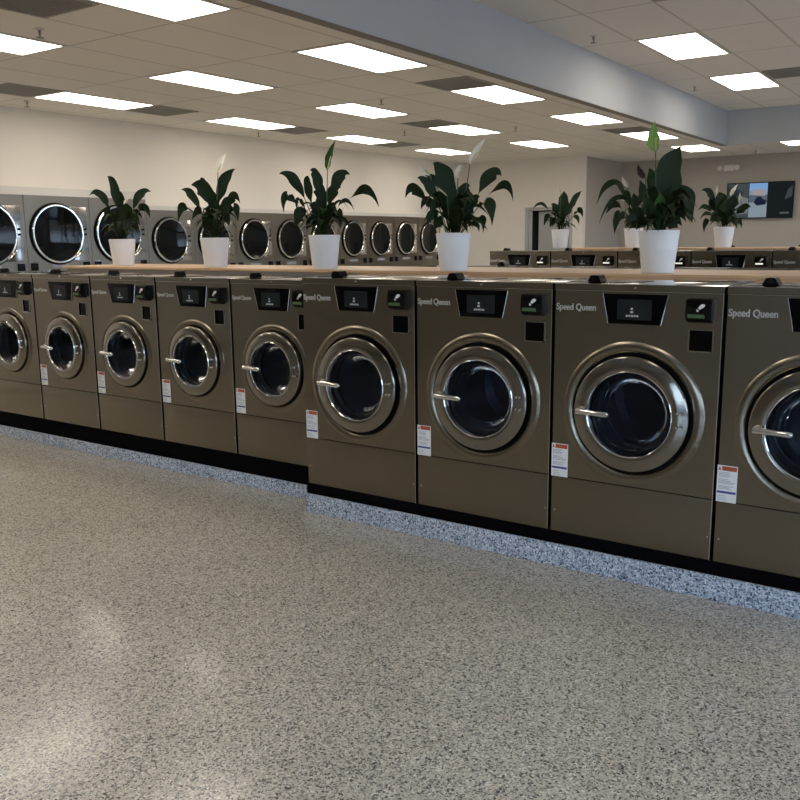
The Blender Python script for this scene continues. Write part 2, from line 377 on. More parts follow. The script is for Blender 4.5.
    s0, s1, s2, s3 = P['scr']
    MB().box(X(s0), -.0075, s1, X(s2), -.005, s3).build('screen', SCREEN, cp, smooth=False)
    sy = MB(); mx_ = X((s0+s2)/2)
    sy.lathe([(0, -.0085), (.005, -.0085), (.005, -.0076)], mx_-.01, 0, s1+.045, n=10)
    sy.box(mx_-.016, -.0085, s1+.028, mx_-.004, -.0076, s1+.036)
    for i in range(5): sy.box(mx_-.034+i*.011, -.0085, s1+.012+(.001*(i % 2)), mx_-.034+i*.011+.008, -.0076, s1+.020)
    sy.build('screen_print', GREYW, cp, smooth=False)
    c0, c1, c2, c3 = P['rd']
    rd = MB(); a0, a1 = X(c0), X(c2)
    # black reader standing off the panel with a sloped lower face
    for xa, xb in ((a0, a1),):
        prof = [(-.002, c1), (-.030, c1+.012), (-.040, c1+.030), (-.034, c3-.004), (-.028, c3), (.004, c3), (.004, c1)]
        va = [rd.bm.verts.new((xa, y_, z_)) for y_, z_ in prof]; vb = [rd.bm.verts.new((xb, y_, z_)) for y_, z_ in prof]
        fs = [rd.bm.faces.new(va), rd.bm.faces.new(vb[::-1])]
        for i in range(len(prof)): fs.append(rd.bm.faces.new((va[i], va[(i+1) % 7], vb[(i+1) % 7], vb[i])))
        bmesh.ops.recalc_face_normals(rd.bm, faces=fs)
    bmesh.ops.bevel(rd.bm, geom=list(rd.bm.edges), offset=.003, segments=2, affect='EDGES')
    rd = rd.build('card_reader', BLACK, t)
    MB().box(a0+.010, -.0415, c1+.022, a1-.024, -.034, c1+.036, .001).build('reader_display', lcd, rd, smooth=False)
    ic = MB(); ix, iz = (a0+a1)/2+.006, c3-.030
    q_ = .72
    ic.prism([(ix+a*q_, iz+b*q_) for a, b in [(-.008, -.006), (.002, -.012), (.024, .002), (.028, .014), (.012, .018), (.002, .010)]], -.0415, -.034)
    ic.prism([(ix+a*q_, iz+b*q_) for a, b in [(-.016, -.012), (-.010, -.014), (-.004, -.020), (-.008, -.025), (-.015, -.020)]], -.0415, -.036)
    ic.build('tap_symbol', WHITE, rd, smooth=False)
    g0, g1, g2, g3 = P['coin']; x0, x1 = X(g0), X(g2)
    bz = MB(); e_ = .006
    bz.box(x0-e_, -.008, g1-e_, x0, .002, g3+.002); bz.box(x1, -.004, g1-e_, x1+.003, .002, g3+.002); bz.box(x0, -.012, g1-e_, x1, .002, g1); bz.box(x0, -.004, g3, x1, .002, g3+.003)
    cs = bz.build('coin_slot', STEELL, t, smooth=False)
    MB().box(x0, -.001, g1, x1, .006, g3).build('slot_face', GLOSSB, cs, smooth=False)
    # maker's name
    lx, lz, lw = P['logo']
    lg = text_obj('Speed Queen', 'maker_name', .040*lw/.18, LOGO, t, (X(lx), -.0015, lz), 1.0, .0016, .0006)
    ww = max(v.co.x for v in lg.data.vertices)-min(v.co.x for v in lg.data.vertices)
    lg.scale = (lw/ww, 1, 1)
    # warning sticker
    a, b_, c_, d_ = P['lab']; x0, x1 = X(a), X(c_)
    st = MB().box(x0, -.0012, b_, x1, -.0002, d_).build('warning_label', WHITE, t, smooth=False)
    H_ = d_-b_
    hh = MB(); hh.box(x0+.018, -.0018, d_-H_*.14, x1-.003, -.0011, d_-H_*.02)
    hh.prism([(x0+.003, d_-H_*.13), (x0+.015, d_-H_*.13), (x0+.009, d_-H_*.03)], -.0018, -.0011)
    hh.build('orange_header', ORANGE, st, smooth=False)
    MB().box(x0+.003, -.0018, b_+H_*.24, x1-.003, -.0011, b_+H_*.30).build('blue_band', NAVY, st, smooth=False)
    tl = MB(); rnd = random.Random(4)
    for i in range(13):
        z_ = d_-H_*(.20+.037*i)
        if i in (4, 9): continue
        tl.box(x0+.006, -.0016, z_, x0+.006+(x1-x0-.012)*rnd.uniform(.55, 1), -.0011, z_+.0022)
    for i in range(3): tl.box(x0+.006, -.0016, b_+H_*(.05+.055*i), x0+.006+(x1-x0-.012)*rnd.uniform(.4, 1), -.0011, b_+H_*(.05+.055*i)+.0022)
    tl.build('small_print', GREYP, st, smooth=False)
    # screws
    for xs, zs in ((hw-.012, .10), (-hw+.018, .10)):
        MB().lathe([(0, -.003), (.004, -.0028), (.005, 0)], xs, 0, zs, n=12).build('screw', CHROME, t)
    MB().lathe([(0, -.008), (.004, -.0075), (.006, -.004)], 0, 0, (lb+h)/2, n=12).build('screw', CHROME, t)
    # soap tray on the lid
    sx_ = X(P['sx'])
    tr = MB().box(max(sx_-.11, -hw+.01), .105, h-.001, sx_+.20, .30, h+.002, .0005).build('soap_tray_cover', BLACK, t)
    a, b_ = (sx_-P['sw'], sx_+P['sw'])
    MB().prism([(a, h+.003), (b_, h+.003), (b_-.013, h+.027), (b_-.018, h+.030), (a+.018, h+.030), (a+.013, h+.027)], .115, .185).build('tray_handle', BLACK, tr)
    return t
GREYW = mat('screen_text', (.35, .36, .37), .5, emis=(.5, .5, .5), estr=.12)
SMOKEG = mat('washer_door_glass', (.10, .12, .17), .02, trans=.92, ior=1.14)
ZL, ZS = .1625, .1899
BIG = dict(sx=.132, sw=.031, w=.7143, h=1.2682-ZL, d=.745, lid=1.2395-ZL, seam=.4194-ZL, dx=.357, dz=.733-ZL, R=.248, G=.177, E=.303, k=1.0, hl=.145,
           disp=(.222, 1.229-ZL, .493, 1.229-ZL, .467, 1.107-ZL, .247, 1.107-ZL), scr=(.285, 1.125-ZL, .430, 1.207-ZL), rd=(.572, 1.124-ZL, .671, 1.218-ZL),
           coin=(.585, 1.015-ZL, .672, 1.095-ZL), logo=(.012, 1.156-ZL, .178), lab=(.005, .418-ZL, .082, .567-ZL))
SMALL = dict(sx=.062, sw=.019, w=.66, h=1.2439-ZS, d=.565, lid=1.218-ZS, seam=.442-ZS, dx=.326, dz=.737-ZS, R=.218, G=.153, E=.257, k=.87, hl=.135,
             disp=(.190, 1.195-ZS, .468, 1.195-ZS, .445, 1.070-ZS, .222, 1.070-ZS), scr=(.252, 1.09-ZS, .395, 1.172-ZS), rd=(.508, 1.092-ZS, .604, 1.190-ZS),
             coin=(.528, .975-ZS, .600, 1.057-ZS), logo=(.015, 1.125-ZS, .15), lab=(.010, .449-ZS, .084, .596-ZS))
YS, YL, XS, XLG = 3.6348, 3.4547, -5.7059, -3.016
G1 = 'large washers in the front row'; G2 = 'small washers in the front row'
BL = ['large steel washer beside the step, first of the nearer washers', 'large steel washer below the bushy plant with two white flowers',
      'large steel washer below the nearest broad-leaved plant', 'large steel washer cut off by the right edge of the photo']
big0 = make_washer(BIG, 'washing_machine', BL[0], (XLG+BIG['w']/2, YL, ZL), G1)
for i in range(1, 4): tree_copy(big0, (XLG+BIG['w']*(i+.5), YL, ZL), BL[i])
SL = ['small steel washer cut off by the left edge of the photo', 'small steel washer below the left end of the wooden ledge',
      'small steel washer in front of the leftmost potted plant', 'small steel washer below the second plant from the left', 'small steel washer half tucked behind the step of the larger machines']
sm0 = make_washer(SMALL, 'washing_machine', SL[0], (XS-SMALL['w']/2, YS, ZS), G2)
for i in range(1, 5): tree_copy(sm0, (XS+SMALL['w']*(i-.5), YS, ZS), SL[i])
# the machines standing back to back with the large ones, only their lids show
Y2 = 5.60
RL = ['rear washer facing away, lid seen right of the bushy plant pot', 'rear washer facing away, lid seen just left of the nearest white pot',
      'rear washer facing away, lid seen right of the nearest white pot', 'rear washer facing away, lid seen at the right edge of the photo']
for i in range(4):
    c = tree_copy(big0, (XLG-.46+BIG['w']*(i+.5), Y2, ZL), RL[i]); c.rotation_euler = (0, 0, PI); c['group'] = 'rear washers of the front island'
    if i:
        for o_ in [o_ for o_ in bpy.data.objects if o_.name.startswith('tray_handle') and o_.parent and o_.parent.parent == c]: bpy.data.objects.remove(o_)
# second island
Z3, Y3, X3 = .222, 8.30, -4.578
IL = ['far-island washer at its left end, lid and controls seen above the ledge', 'far-island washer in front of the small plant by the grey door', 'far-island washer just left of the nearest white pot',
      'far-island washer just right of the nearest white pot', 'far-island washer at the right edge of the photo']
isl0 = make_washer(BIG, 'washing_machine', IL[0], (X3+BIG['w']/2, Y3, Z3), 'washers of the far island', LCDW)
for i in range(1, 5): tree_copy(isl0, (X3+BIG['w']*(i+.5), Y3, Z3), IL[i])
for i in range(4):
    c = tree_copy(isl0, (X3+1.45+BIG['w']*(i+.5), 10.35, Z3),
                  ['rearmost washer facing away behind the half-hidden plant', 'rearmost washer facing away, its black tray handle showing right of the nearest pot', 'rearmost washer facing away behind the plant by the television', 'rearmost washer facing away at the right edge of the photo'][i])
    c.rotation_euler = (0, 0, PI); c['group'] = 'rear washers of the far island'

# curbs and plinths
def curb(n, x0, x1, y0, y1, zc, zb):
    struct('trim_%d' % n, MB().box(x0, y0, 0, x1, y1, zc, .006), CURB)
    struct('trim_%d' % (n+1), MB().box(x0+.004, y0+.012, zc, x1, y1-.01, zb), BLACKM, smooth=False)
XSTEP = XLG
curb(5, XSTEP-.012, .5, YL-.01, Y2+.01, .104, ZL)
struct('trim_16', MB().box(XLG-.49, 4.852, 0, XSTEP-.014, Y2+.01, .104, .006), CURB); struct('trim_17', MB().box(XLG-.48, 4.856, .104, XSTEP-.014, Y2, ZL), BLACKM, smooth=False)
curb(7, XS-1.4, XSTEP-.012, YS-.01, 4.85, .0793, ZS)
curb(9, X3-.02, -.5, Y3-.01, 10.37, .14, Z3)
# pipe chases between the back-to-back machines
struct('trim_11', MB().box(-6.14, 4.22, ZS, XSTEP, 4.80, 1.262), WALLD, smooth=False)
struct('trim_12', MB().box(XSTEP, 4.215, ZL, .45, 4.84, 1.262), WALLD, smooth=False)
struct('trim_13', MB().box(-4.0, 9.06, Z3, -.55, 9.59, 1.328), WALLD, smooth=False)
l1 = MB().box(-6.17, 4.20, 1.262, .5, 4.86, 1.280, .003).build('wooden_ledge', WOOD); l1['label'] = 'long maple ledge running behind the front washers under the five nearest plants'; l1['category'] = 'shelf'
l2 = MB().box(-4.05, 9.05, 1.328, -.5, 9.60, 1.346, .003).build('wooden_ledge', WOOD); l2['label'] = 'maple ledge on the far island under the three smaller plants'; l2['category'] = 'shelf'

# ---------------------------------------------------------------- dryers along the left wall
def make_dryer(wd, ztop, fz, zc, r, label, loc, group, dark):
    """front faces +x; local y runs along the wall"""
    t = thing('tumble_dryer', label, 'dryer', loc, group)
    hw = wd/2-.003; d = .30
    def turn(o): return o
    B = MB(); B.box(-d, -hw, 0, 0, hw, fz)
    B.build('cabinet', STEELS, t, smooth=False)
    F = MB(); F.box(-d, -wd/2, fz, .006, wd/2, ztop); F.build('fascia', FRAME, t, smooth=False)
    def lat(prof, n=48):     # lathe about local x
        m_ = MB(); rings = []
        for rr, h_ in prof:
            if rr < 1e-6: rings.append([m_.bm.verts.new((h_, dc, zc))])
            else: rings.append([m_.bm.verts.new((h_, dc+rr*math.cos(2*PI*k/n), zc+rr*math.sin(2*PI*k/n))) for k in range(n)])
        for A, Bq in zip(rings, rings[1:]):
            for k in range(n):
                k2 = (k+1) % n
                m_.bm.faces.new((A[k], Bq[0], A[k2]) if len(Bq) == 1 else (A[k], Bq[k], Bq[k2], A[k2]))
        return m_
    dc = -.03
    # chrome hinge plate behind the right half of the door
    pl = MB(); pl.box(.0, dc+.05, zc-r*.93, .012, min(hw-.012, dc+r+.075), zc+r*.93, .003)
    pl.build('hinge_plate', CHROME, t)
    lat([(r+.022, .001), (r+.022, .012), (r+.012, .016), (r-.005, .016)]).build('gasket', RUBBER, t)
    dr = lat([(r+.004, .014), (r+.004, .034), (r-.004, .042), (r-.016, .042), (r-.022, .034), (r-.024, .02)]).build('door', CHROME, t)
    lat([(r-.020, .034), (r*.85, .030), (r*.5, .018), (0, .012)]).build('door_glass', SMOKE, dr)
    hb = MB()
    hb.tube([(.04, dc+r-.035, zc-.55*r), (.062, dc+r*.80, zc-.62*r), (.062, dc+r*.66, zc-.76*r), (.04, dc+r*.6, zc-.82*r)], .011, 8)
    hb.build('handle', CHROME, dr)
    hg = MB()
    for z_ in (.04, -.02): hg.box(.012, dc+r+.012, zc+z_, .03, dc+r+.05, zc+z_+.025, .003)
    hg.build('hinge', BLACK, t)
    for yy in (-hw+.07, hw-.09):
        MB().box(-.002, yy-.045, dark-.05, .012, yy+.045, dark+.035, .003).build('coin_box', BLACK, t)
    MB().box(.012, -hw+.035, dark+.038, .016, -hw+.10, dark+.044).build('box_trim', CHROME, t, smooth=False)
    kb = MB(); kb.box(-.002, -.12, dark-.02, .003, .10, dark+.02); kb.build('name_plate', GREYP, t, smooth=False)
    # lower drum door of the stacked machine
    zc2 = zc
    zc = .55
    lat([(r+.012, .001), (r+.004, .034), (r-.016, .042), (r-.024, .02), (r*.5, .016), (0, .012)]).build('lower_door', SMOKE, t)
    return t
XD = -9.2; WD = .794
GD = 'stacked tumble dryers along the left wall'; GB = 'big-drum dryers at the left end of the wall'
bigd = make_dryer(.86, 2.09, 2.0, 1.567, .335, 'big-drum dryer cut off by the left edge of the photo', (XD, 5.40, 0), GB, 1.20)
tree_copy(bigd, (XD, 6.26, 0), 'big-drum dryer fully in view left of the leftmost plant')
tree_copy(bigd, (XD, 7.12, 0), 'big-drum dryer right behind the leftmost plant')
smd = make_dryer(WD, 1.925, 1.872, 1.482, .285, 'smaller dryer between the two leftmost plants, next to the tall fascia', (XD, 7.947, 0), GD, 1.12)
DL = ['smaller dryer behind the second plant from the left', 'smaller dryer just right of the second plant from the left', 'smaller dryer just left of the tall plant with a green spike, behind its drooping leaves',
      'smaller dryer hidden mostly behind the pot of the third plant from the left', 'smaller dryer just right of the third plant from the left', 'smaller dryer midway between the third and fourth plants from the left',
      'smaller dryer left of the bushy white-flowered plant, second last in the row', 'farthest dryer, partly hidden by the bushy white-flowered plant']
for i, l in enumerate(DL): tree_copy(smd, (XD, 7.947+WD*(i+1), 0), l)
yend = 7.947+WD*8+WD/2
# bulkhead wall between dryer row and side wall is closed by a filler panel
struct('trim_14', MB().box(XL, 4.97, 0, XD-.30, 7.545, 2.09), FRAME, smooth=False)
struct('trim_15', MB().box(XL, 7.555, 0, XD-.30, yend, 1.925), FRAME, smooth=False)

# ---------------------------------------------------------------- ceiling lights, grilles, sprinklers
LX, LY = .54, 1.14
lights = []
def ceil_light(x, y, z, label, first=[None]):
    if first[0] is None:
        t = thing('ceiling_light', label, 'light', (x, y, z), 'square-edged ceiling panel lights')
        f = MB()
        for a in ((-.305, -.605, -.27, .605), (.27, -.605, .305, .605), (-.27, -.605, .27, -.57), (-.27, .57, .27, .605)): f.box(a[0], a[1], -.006, a[2], a[3], .0)
        f.build('frame', FRAME, t, smooth=False)
        MB().box(-.27, -.57, -.004, .27, .57, -.001).build('diffuser', LIGHTM, t, smooth=False)
        first[0] = t; return t
    return tree_copy(first[0], (x, y, z), label)
rows = [(-4.72, 'row nearest the bulkhead'), (-6.58, 'middle row of the low ceiling'), (-8.43, 'row nearest the dryer wall')]
ordn = ['first', 'second', 'third', 'fourth', 'fifth', 'sixth']
for x, rn in rows:
    ys = [3.885, 6.32, 8.755, 11.19, 13.625] + ([16.06] if x == -4.72 else [])
    if x == -8.43: ys = ys[1:]
    if x != -8.43: 
        for i, y in enumerate(ys): ceil_light(x, y, HC, '%s panel light from the camera in the %s' % (ordn[i], rn))
    else:
        for i, y in enumerate(ys): ceil_light(x, y, HC, '%s panel light from the left edge in the %s' % (ordn[i], rn))
    for y in (1.45,): ceil_light(x, y, HC, 'out-of-view panel light over the near floor, %s' % rn)
ceil_light(-8.43, 3.885, HC, 'panel light above the out-of-view corner of the dryer wall')
ceil_light(-3.02, 16.06, HC, 'panel light at the right edge, on the low ceiling before the television wall')
ceil_light(-2.84, 9.12, HH, 'nearer of the two panel lights on the raised ceiling')
ceil_light(-2.84, 11.56, HH, 'farther of the two panel lights on the raised ceiling')
for x in (-.98, .88, 2.74):
    for y in (1.0, 4.24, 9.12):
        if (x == -.98 and y == 4.24) or (x > 0 and y == 1.0): continue
        ceil_light(x, y, HH, 'panel light out of view on the raised ceiling above the aisle')
ceil_light(-2.84, 1.8, HH, 'panel light out of view on the raised ceiling beside the bulkhead')
vp = []
def grille(x, y, z, label):
    if not vp:
        t = thing('ceiling_vent', label, 'vent', (x, y, z), 'return air grilles in the ceiling')
        f = MB()
        for a in ((-.30, -.30, -.27, .30), (.27, -.30, .30, .30), (-.27, -.30, .27, -.27), (-.27, .27, .27, .30)): f.box(a[0], a[1], -.008, a[2], a[3], 0)
        f.build('frame', VENT, t, smooth=False)
        MB().box(-.27, -.27, -.002, .27, .27, -.001).build('backing', VENTD, t, smooth=False)
        s_ = MB()
        for i in range(26): s_.box(-.27, -.26+i*.0205, -.006, .27, -.26+i*.0205+.010, -.003)
        o_ = s_.build('slats', VENT, t, smooth=False)
        vp.append(t); return t
    return tree_copy(vp[0], (x, y, z), label)
for x, y, z, l in ((-5.34, 3.56, HC, 'dark square air grille at the top left corner beside the first panel light'), (-8.43, 5.40, HC, 'air grille at the left edge before the dryer-wall lights'),
                   (-8.43, 7.25, HC, 'air grille right behind the first dryer-wall light'), (-4.72, 7.85, HC, 'air grille in the row by the bulkhead, left of the third light'),
                   (-6.58, 10.28, HC, 'air grille in the middle row above the fourth plant'), (-8.43, 9.68, HC, 'air grille behind the second dryer-wall light'),
                   (-8.43, 12.10, HC, 'air grille behind the third dryer-wall light'), (-4.72, 12.72, HC, 'air grille behind the green spike of the nearest plant'),
                   (-2.22, 11.25, HH, 'air grille at the right edge of the raised ceiling'), (-2.22, 6.95, HH, 'air grille at the top edge of the raised ceiling')):
    grille(x, y, z, l)
sp = []
def sprinkler(x, y, z, label):
    if not sp:
        t = thing('sprinkler_head', label, 'sprinkler', (x, y, z), 'sprinkler heads in the ceiling')
        MB().lathe([(0, -.001), (.035, -.001), (.035, -.006), (.014, -.012)], 0, 0, 0, 'z', 16).build('collar', FRAME, t)
        m_ = MB(); m_.lathe([(.011, -.010), (.011, -.03), (.006, -.045), (.006, -.06), (.028, -.062), (.028, -.066), (0, -.068)], 0, 0, 0, 'z', 12)
        m_.build('head', VENT, t); sp.append(t); return t
    return tree_copy(sp[0], (x, y, z), label)
for x, y, z, l in ((-5.95, 4.02, HC, 'sprinkler head at top left beside the corner grille'), (-8.99, 5.85, HC, 'sprinkler head at the left edge over the dryers'),
                   (-8.98, 9.45, HC, 'sprinkler head over the dryers near the third plant'), (-5.87, 8.15, HC, 'sprinkler head above the long light nearest the centre'),
                   (-5.83, 11.3, HC, 'sprinkler head in the low ceiling right of the white flower'), (-7.3, 10.7, HC, 'sprinkler head left of the middle-row grille'), (-3.38, 8.1, HH, 'nearer sprinkler head on the raised ceiling by the bulkhead'),
                   (-3.42, 11.45, HH, 'farther sprinkler head on the raised ceiling by the bulkhead'), (-3.95, 17.1, HC, 'sprinkler head above the television')):
    sprinkler(x, y, z, l)
t = thing('security_camera', 'small black dome camera on the pale back wall above the bushy plant', 'camera', (-8.80, 15.93, 2.80))
MB().box(-.03, 0, -.02, .03, .07, .02, .004).build('bracket', BLACK, t)
MB().lathe([(0, -.085), (.035, -.075), (.055, -.045), (.06, -.02), (.05, .0), (0, .005)], 0, -.02, 0, 'z', 20).build('dome', GLOSSB, t)
t = thing('emergency_light', 'white twin-lamp emergency light on the wall above the plant by the television', 'light', (-4.62, 17.95, 2.76))
MB().box(-.10, -.03, -.06, .10, .05, .06, .02).build('housing', FRAME, t)
for s_ in (-.16, .16): MB().lathe([(0, -.09), (.05, -.08), (.055, -.05), (.03, .01), (0, .02)], s_, 0, .0, 'y', 18).build('lamp_head', FRAME, t)

# ---------------------------------------------------------------- television
t = thing('television', 'wide wall-mounted television showing three camera views', 'television', (-4.02, 17.99, 1.79))
MB().box(-.61, -.07, 0, .61, -.03, .68, .006).build('casing', BLACK, t)
MB().box(-.2, -.03, .2, .2, .0, .5).build('wall_bracket', BLACKM, t, smooth=False)
def glow(n, c, s=1.0): return mat(n, (0.004, .004, .004), .6, emis=c, estr=s, spec=0)
scn = MB().box(-.595, -.072, .015, .595, -.0705, .665).build('screen', glow('tv_dark', (.010, .013, .016)), t, smooth=False)
def quad(n, pts, y, c):
    MB().prism(pts, y-.0008, y).build(n, glow(n+'_glow', c), scn, smooth=False)
quad('left_view', [(-.59, .02), (-.20, .02), (-.20, .66), (-.59, .66)], -.0725, (.045, .055, .06))
quad('left_view_floor', [(-.50, .06), (-.20, .10), (-.20, .38), (-.40, .44), (-.56, .30)], -.0735, (.13, .15, .155))
quad('left_view_counter', [(-.59, .45), (-.35, .40), (-.30, .50), (-.59, .62)], -.0735, (.02, .025, .03))
quad('middle_view', [(-.19, .02), (.14, .02), (.14, .66), (-.19, .66)], -.0725, (.19, .24, .28))
quad('middle_sky', [(-.19, .52), (.14, .48), (.14, .66), (-.19, .66)], -.0735, (.16, .30, .52))
quad('middle_building', [(-.14, .44), (.10, .42), (.12, .53), (-.10, .56)], -.0745, (.28, .25, .26))
quad('middle_road', [(-.19, .30), (.14, .30), (.14, .44), (-.19, .44)], -.0735, (.08, .10, .13))
quad('middle_car', [(-.10, .30), (-.04, .24), (.12, .26), (.13, .33), (.06, .36), (.02, .41), (-.05, .40)], -.0745, (.008, .012, .03))
quad('right_view', [(.155, .02), (.59, .02), (.59, .66), (.155, .66)], -.0725, (.007, .010, .012))
quad('right_view_highlight', [(.45, .34), (.58, .40), (.58, .60), (.50, .52)], -.0735, (.035, .05, .06))
quad('right_view_caption', [(.38, .08), (.54, .08), (.54, .11), (.38, .11)], -.0735, (.08, .09, .09))

# ---------------------------------------------------------------- potted peace lilies
RH = Vector((math.cos(YAW), math.sin(YAW), 0)); FH = Vector((-math.sin(YAW), math.cos(YAW), 0)); UP = Vector((0, 0, 1))
def leaf(bm, p0, p1, p2, wid, wdir, nseg=20, blade=.42, fold=.25, mi=0, cup=0):
    """petiole then lance-shaped blade along a smooth arc p0-p1-p2"""
    c1 = p1*2-(p0+p2)*.5
    def pt(t): return p0*(1-t)**2+c1*2*t*(1-t)+p2*t*t
    prev = None; rnd = random.random()*6
    for i in range(nseg+1):
        t = i/nseg; p = pt(t); d = (pt(min(1, t+.02))-pt(max(0, t-.02)))
        if d.length < 1e-6: d = UP.copy()
        d.normalize()
        s = wdir-d*wdir.dot(d)
        if s.length < 1e-3: s = d.orthogonal()
        s.normalize(); n = d.cross(s)
        if t <= blade: hw = .0022
        else:
            q = (t-blade)/(1-blade); hw = wid*.5*((math.sin(PI*min(1, q**.72))**.95)*.97 if wid > .085 else (q**.6)*((1-q)**1.2)/.318)+.0006
        row = [bm.verts.new(p+s*hw*k*(1+.10*math.sin(t*19+rnd+(1 if k > 0 else 0)*1.7))+n*(abs(k)*hw*fold+.05*hw*math.sin(t*14+rnd+k*2))) for k in (-1, -.5, 0, .5, 1)]
        if prev:
            for a in range(4):
                f = bm.faces.new((prev[a], prev[a+1], row[a+1], row[a])); f.material_index = mi; f.smooth = True
        prev = row
def plant(label, cxp, ztop_px, pxs, basepos, potr, poth, leaves, flowers, extra, seed, lab_group, gl=None, spread=1.0):
    """basepos: pot centre on its ledge; pixel pairs in leaves are read relative to the pot's rim centre with pxs metres per pixel"""
    rnd = random.Random(seed); random.seed(seed)
    t = thing('potted_plant', label, 'plant', basepos, lab_group)
    rb = potr*.80; H = poth
    prof = [(0, 0), (rb-.004, 0), (rb, .004)]
    z = .004
    for i in range(1, 13):
        f = i/12; z = .004+(H*.9-.004)*f; rr = rb+(potr-rb)*f
        g_ = .0009 if f < .62 else 0
        prof += [(rr-g_, z-.004), (rr+g_*.6, z)]
    prof += [(potr+.0015, H*.92), (potr+.002, H-.003), (potr-.002, H), (potr-.006, H-.004), (potr-.012, H*.86), (0, H*.86)]
    MB().lathe(prof, 0, 0, 0, 'z', 40).build('pot', POT, t)
    MB().lathe([(potr-.012, H*.865), (potr*.5, H*.885), (0, H*.89)], 0, 0, 0, 'z', 24).build('soil', SOIL, t)
    fol = MB(); top = Vector((0, 0, H*.88))
    def P(x, y, dep):
        d_ = fw+rt*((x-400)/FOC)+up*((400-y)/FOC); o_ = Vector((0, 0, CAMH))
        return o_+d_*(((Vector(basepos)-o_).dot(FH)+dep)/d_.dot(FH))-Vector(basepos)
    for k, L in enumerate(leaves):
        mx, my, tx, ty, wp, fc = L[:6]; mi = L[6] if len(L) > 6 else 0
        dp = rnd.uniform(-.07, .05)
        base = top+RH*max(-.03, min(.03, (mx-cxp)*pxs*.2))+FH*rnd.uniform(-.02, .02)
        m_, e_ = P(mx, my, dp*.7), P(tx, ty, dp)
        dirn = (e_-m_).normalized(); sp_ = dirn.cross(FH).normalized()
        wdir = sp_*fc+FH*(1-fc)*(1 if k % 2 else -1)
        # the blade is drawn along base -> mid -> tip
        leaf(fol.bm, base, m_, e_, wp*pxs*1.0, wdir, blade=L[7] if len(L) > 7 else .38, fold=.22, mi=mi)
    for k in range(extra):
        a = rnd.uniform(0, 2*PI); rr = rnd.uniform(.10, .20)*spread; hh = rnd.uniform(.03, .20)*spread
        e_ = top+Vector((math.cos(a)*rr, math.sin(a)*rr, hh-.02)); m_ = top+Vector((math.cos(a)*rr*.5, math.sin(a)*rr*.5, hh*.85+.05))
        wdir = Vector((-math.sin(a), math.cos(a), rnd.uniform(-.5, .5)))
        leaf(fol.bm, top+Vector((math.cos(a)*.02, math.sin(a)*.02, 0)), m_, e_, rnd.uniform(.035, .062)*spread, wdir, mi=0, blade=.3)
    for k in range(extra):
        a = rnd.uniform(0, 2*PI); rr = rnd.uniform(.04, .13)*spread; hh = rnd.uniform(.06, .19)*spread
        e_ = top+Vector((math.cos(a)*rr, math.sin(a)*rr, hh)); m_ = top+Vector((math.cos(a)*rr*.4, math.sin(a)*rr*.4, hh*.62))
        leaf(fol.bm, top+Vector((math.cos(a)*.025, math.sin(a)*.025, 0)), m_, e_, rnd.uniform(.018, .036)*spread, Vector((-math.sin(a), math.cos(a), rnd.uniform(-.5, .5))), mi=0, blade=.3)
    fo = fol.build('foliage', LEAF, t, smooth=False)
    fo.data.materials.append(LEAFG)
    for p_ in fo.data.polygons: p_.use_smooth = True
    for F in flowers:
        x0, y0, x1, y1, x2, y2, wp, m_ = F       # stem foot, spathe foot, spathe tip
        st = MB(); q0 = P(x0, y0, -.01); q1 = P(x1, y1, -.03); q2 = P(x2, y2, -.03)
        st.tube([top*.5+q0*.5 if y0 > ztop_px-2 else q0, q0*.5+q1*.5, q1], .0028, 6)
        so = st.build('flower_stem', STEM, t)
        b_ = MB(); dirn = (q2-q1).normalized(); sp_ = dirn.cross(FH).normalized()
        leaf(b_.bm, q1, (q1+q2)*.5+sp_*.006, q2, wp*pxs, sp_*.8+FH*.5, blade=.02, fold=.45, nseg=12)
        ob = b_.build('spathe', m_, so, smooth=False)
        for p_ in ob.data.polygons: p_.use_smooth = True
        if m_ is not DRIED:
            s2 = MB(); s2.tube([q1+dirn*.008-FH*.008, q1+dirn*(q2-q1).length*.45-FH*.010], .005, 8); s2.build('spadix', SPADIX, so)
    return t
G3 = 'peace lilies in white pots on the front ledge'; G4 = 'small peace lilies in white pots on the far ledge'
ZW, ZW2 = 1.280, 1.346
def pot_at(px, y, zw):      # centre of a pot seen in column px of the photo, standing at depth y
    d = fw+rt*((px-400)/FOC)+up*((400-(268 if zw < 1.3 else 248))/FOC); return Vector((d.x/d.y*y, y, zw))
def mpp(v): return (v-Vector((0, 0, CAMH))).dot(fw)/FOC
S, W, D_ = SPATHEG, SPATHE, DRIED
b = pot_at(124, 4.50, ZW)
plant('leftmost peace lily, sparse curling leaves, white pot on wooden ledge', 124, 237, mpp(b), b, .100, .205,
      [(117, 200, 107.5, 176, 8, .8), (118, 192, 107, 176.5, 5, .8), (104, 199, 89, 196, 8, .7), (137, 200, 151, 192, 9, .8), (141, 209, 150, 218, 9, .8), (121, 204, 119, 192, 8, .9), (132, 213, 143, 219, 8, .6), (112, 212, 104, 222, 10, .8), (126, 214, 128, 204, 12, .9),
       (117, 218, 111, 210, 11, .9), (133, 220, 140, 226, 10, .8)], [(124, 236, 124, 206, 133, 193, 4, W)], 16, 1, G3)
b = pot_at(216, 4.42, ZW)
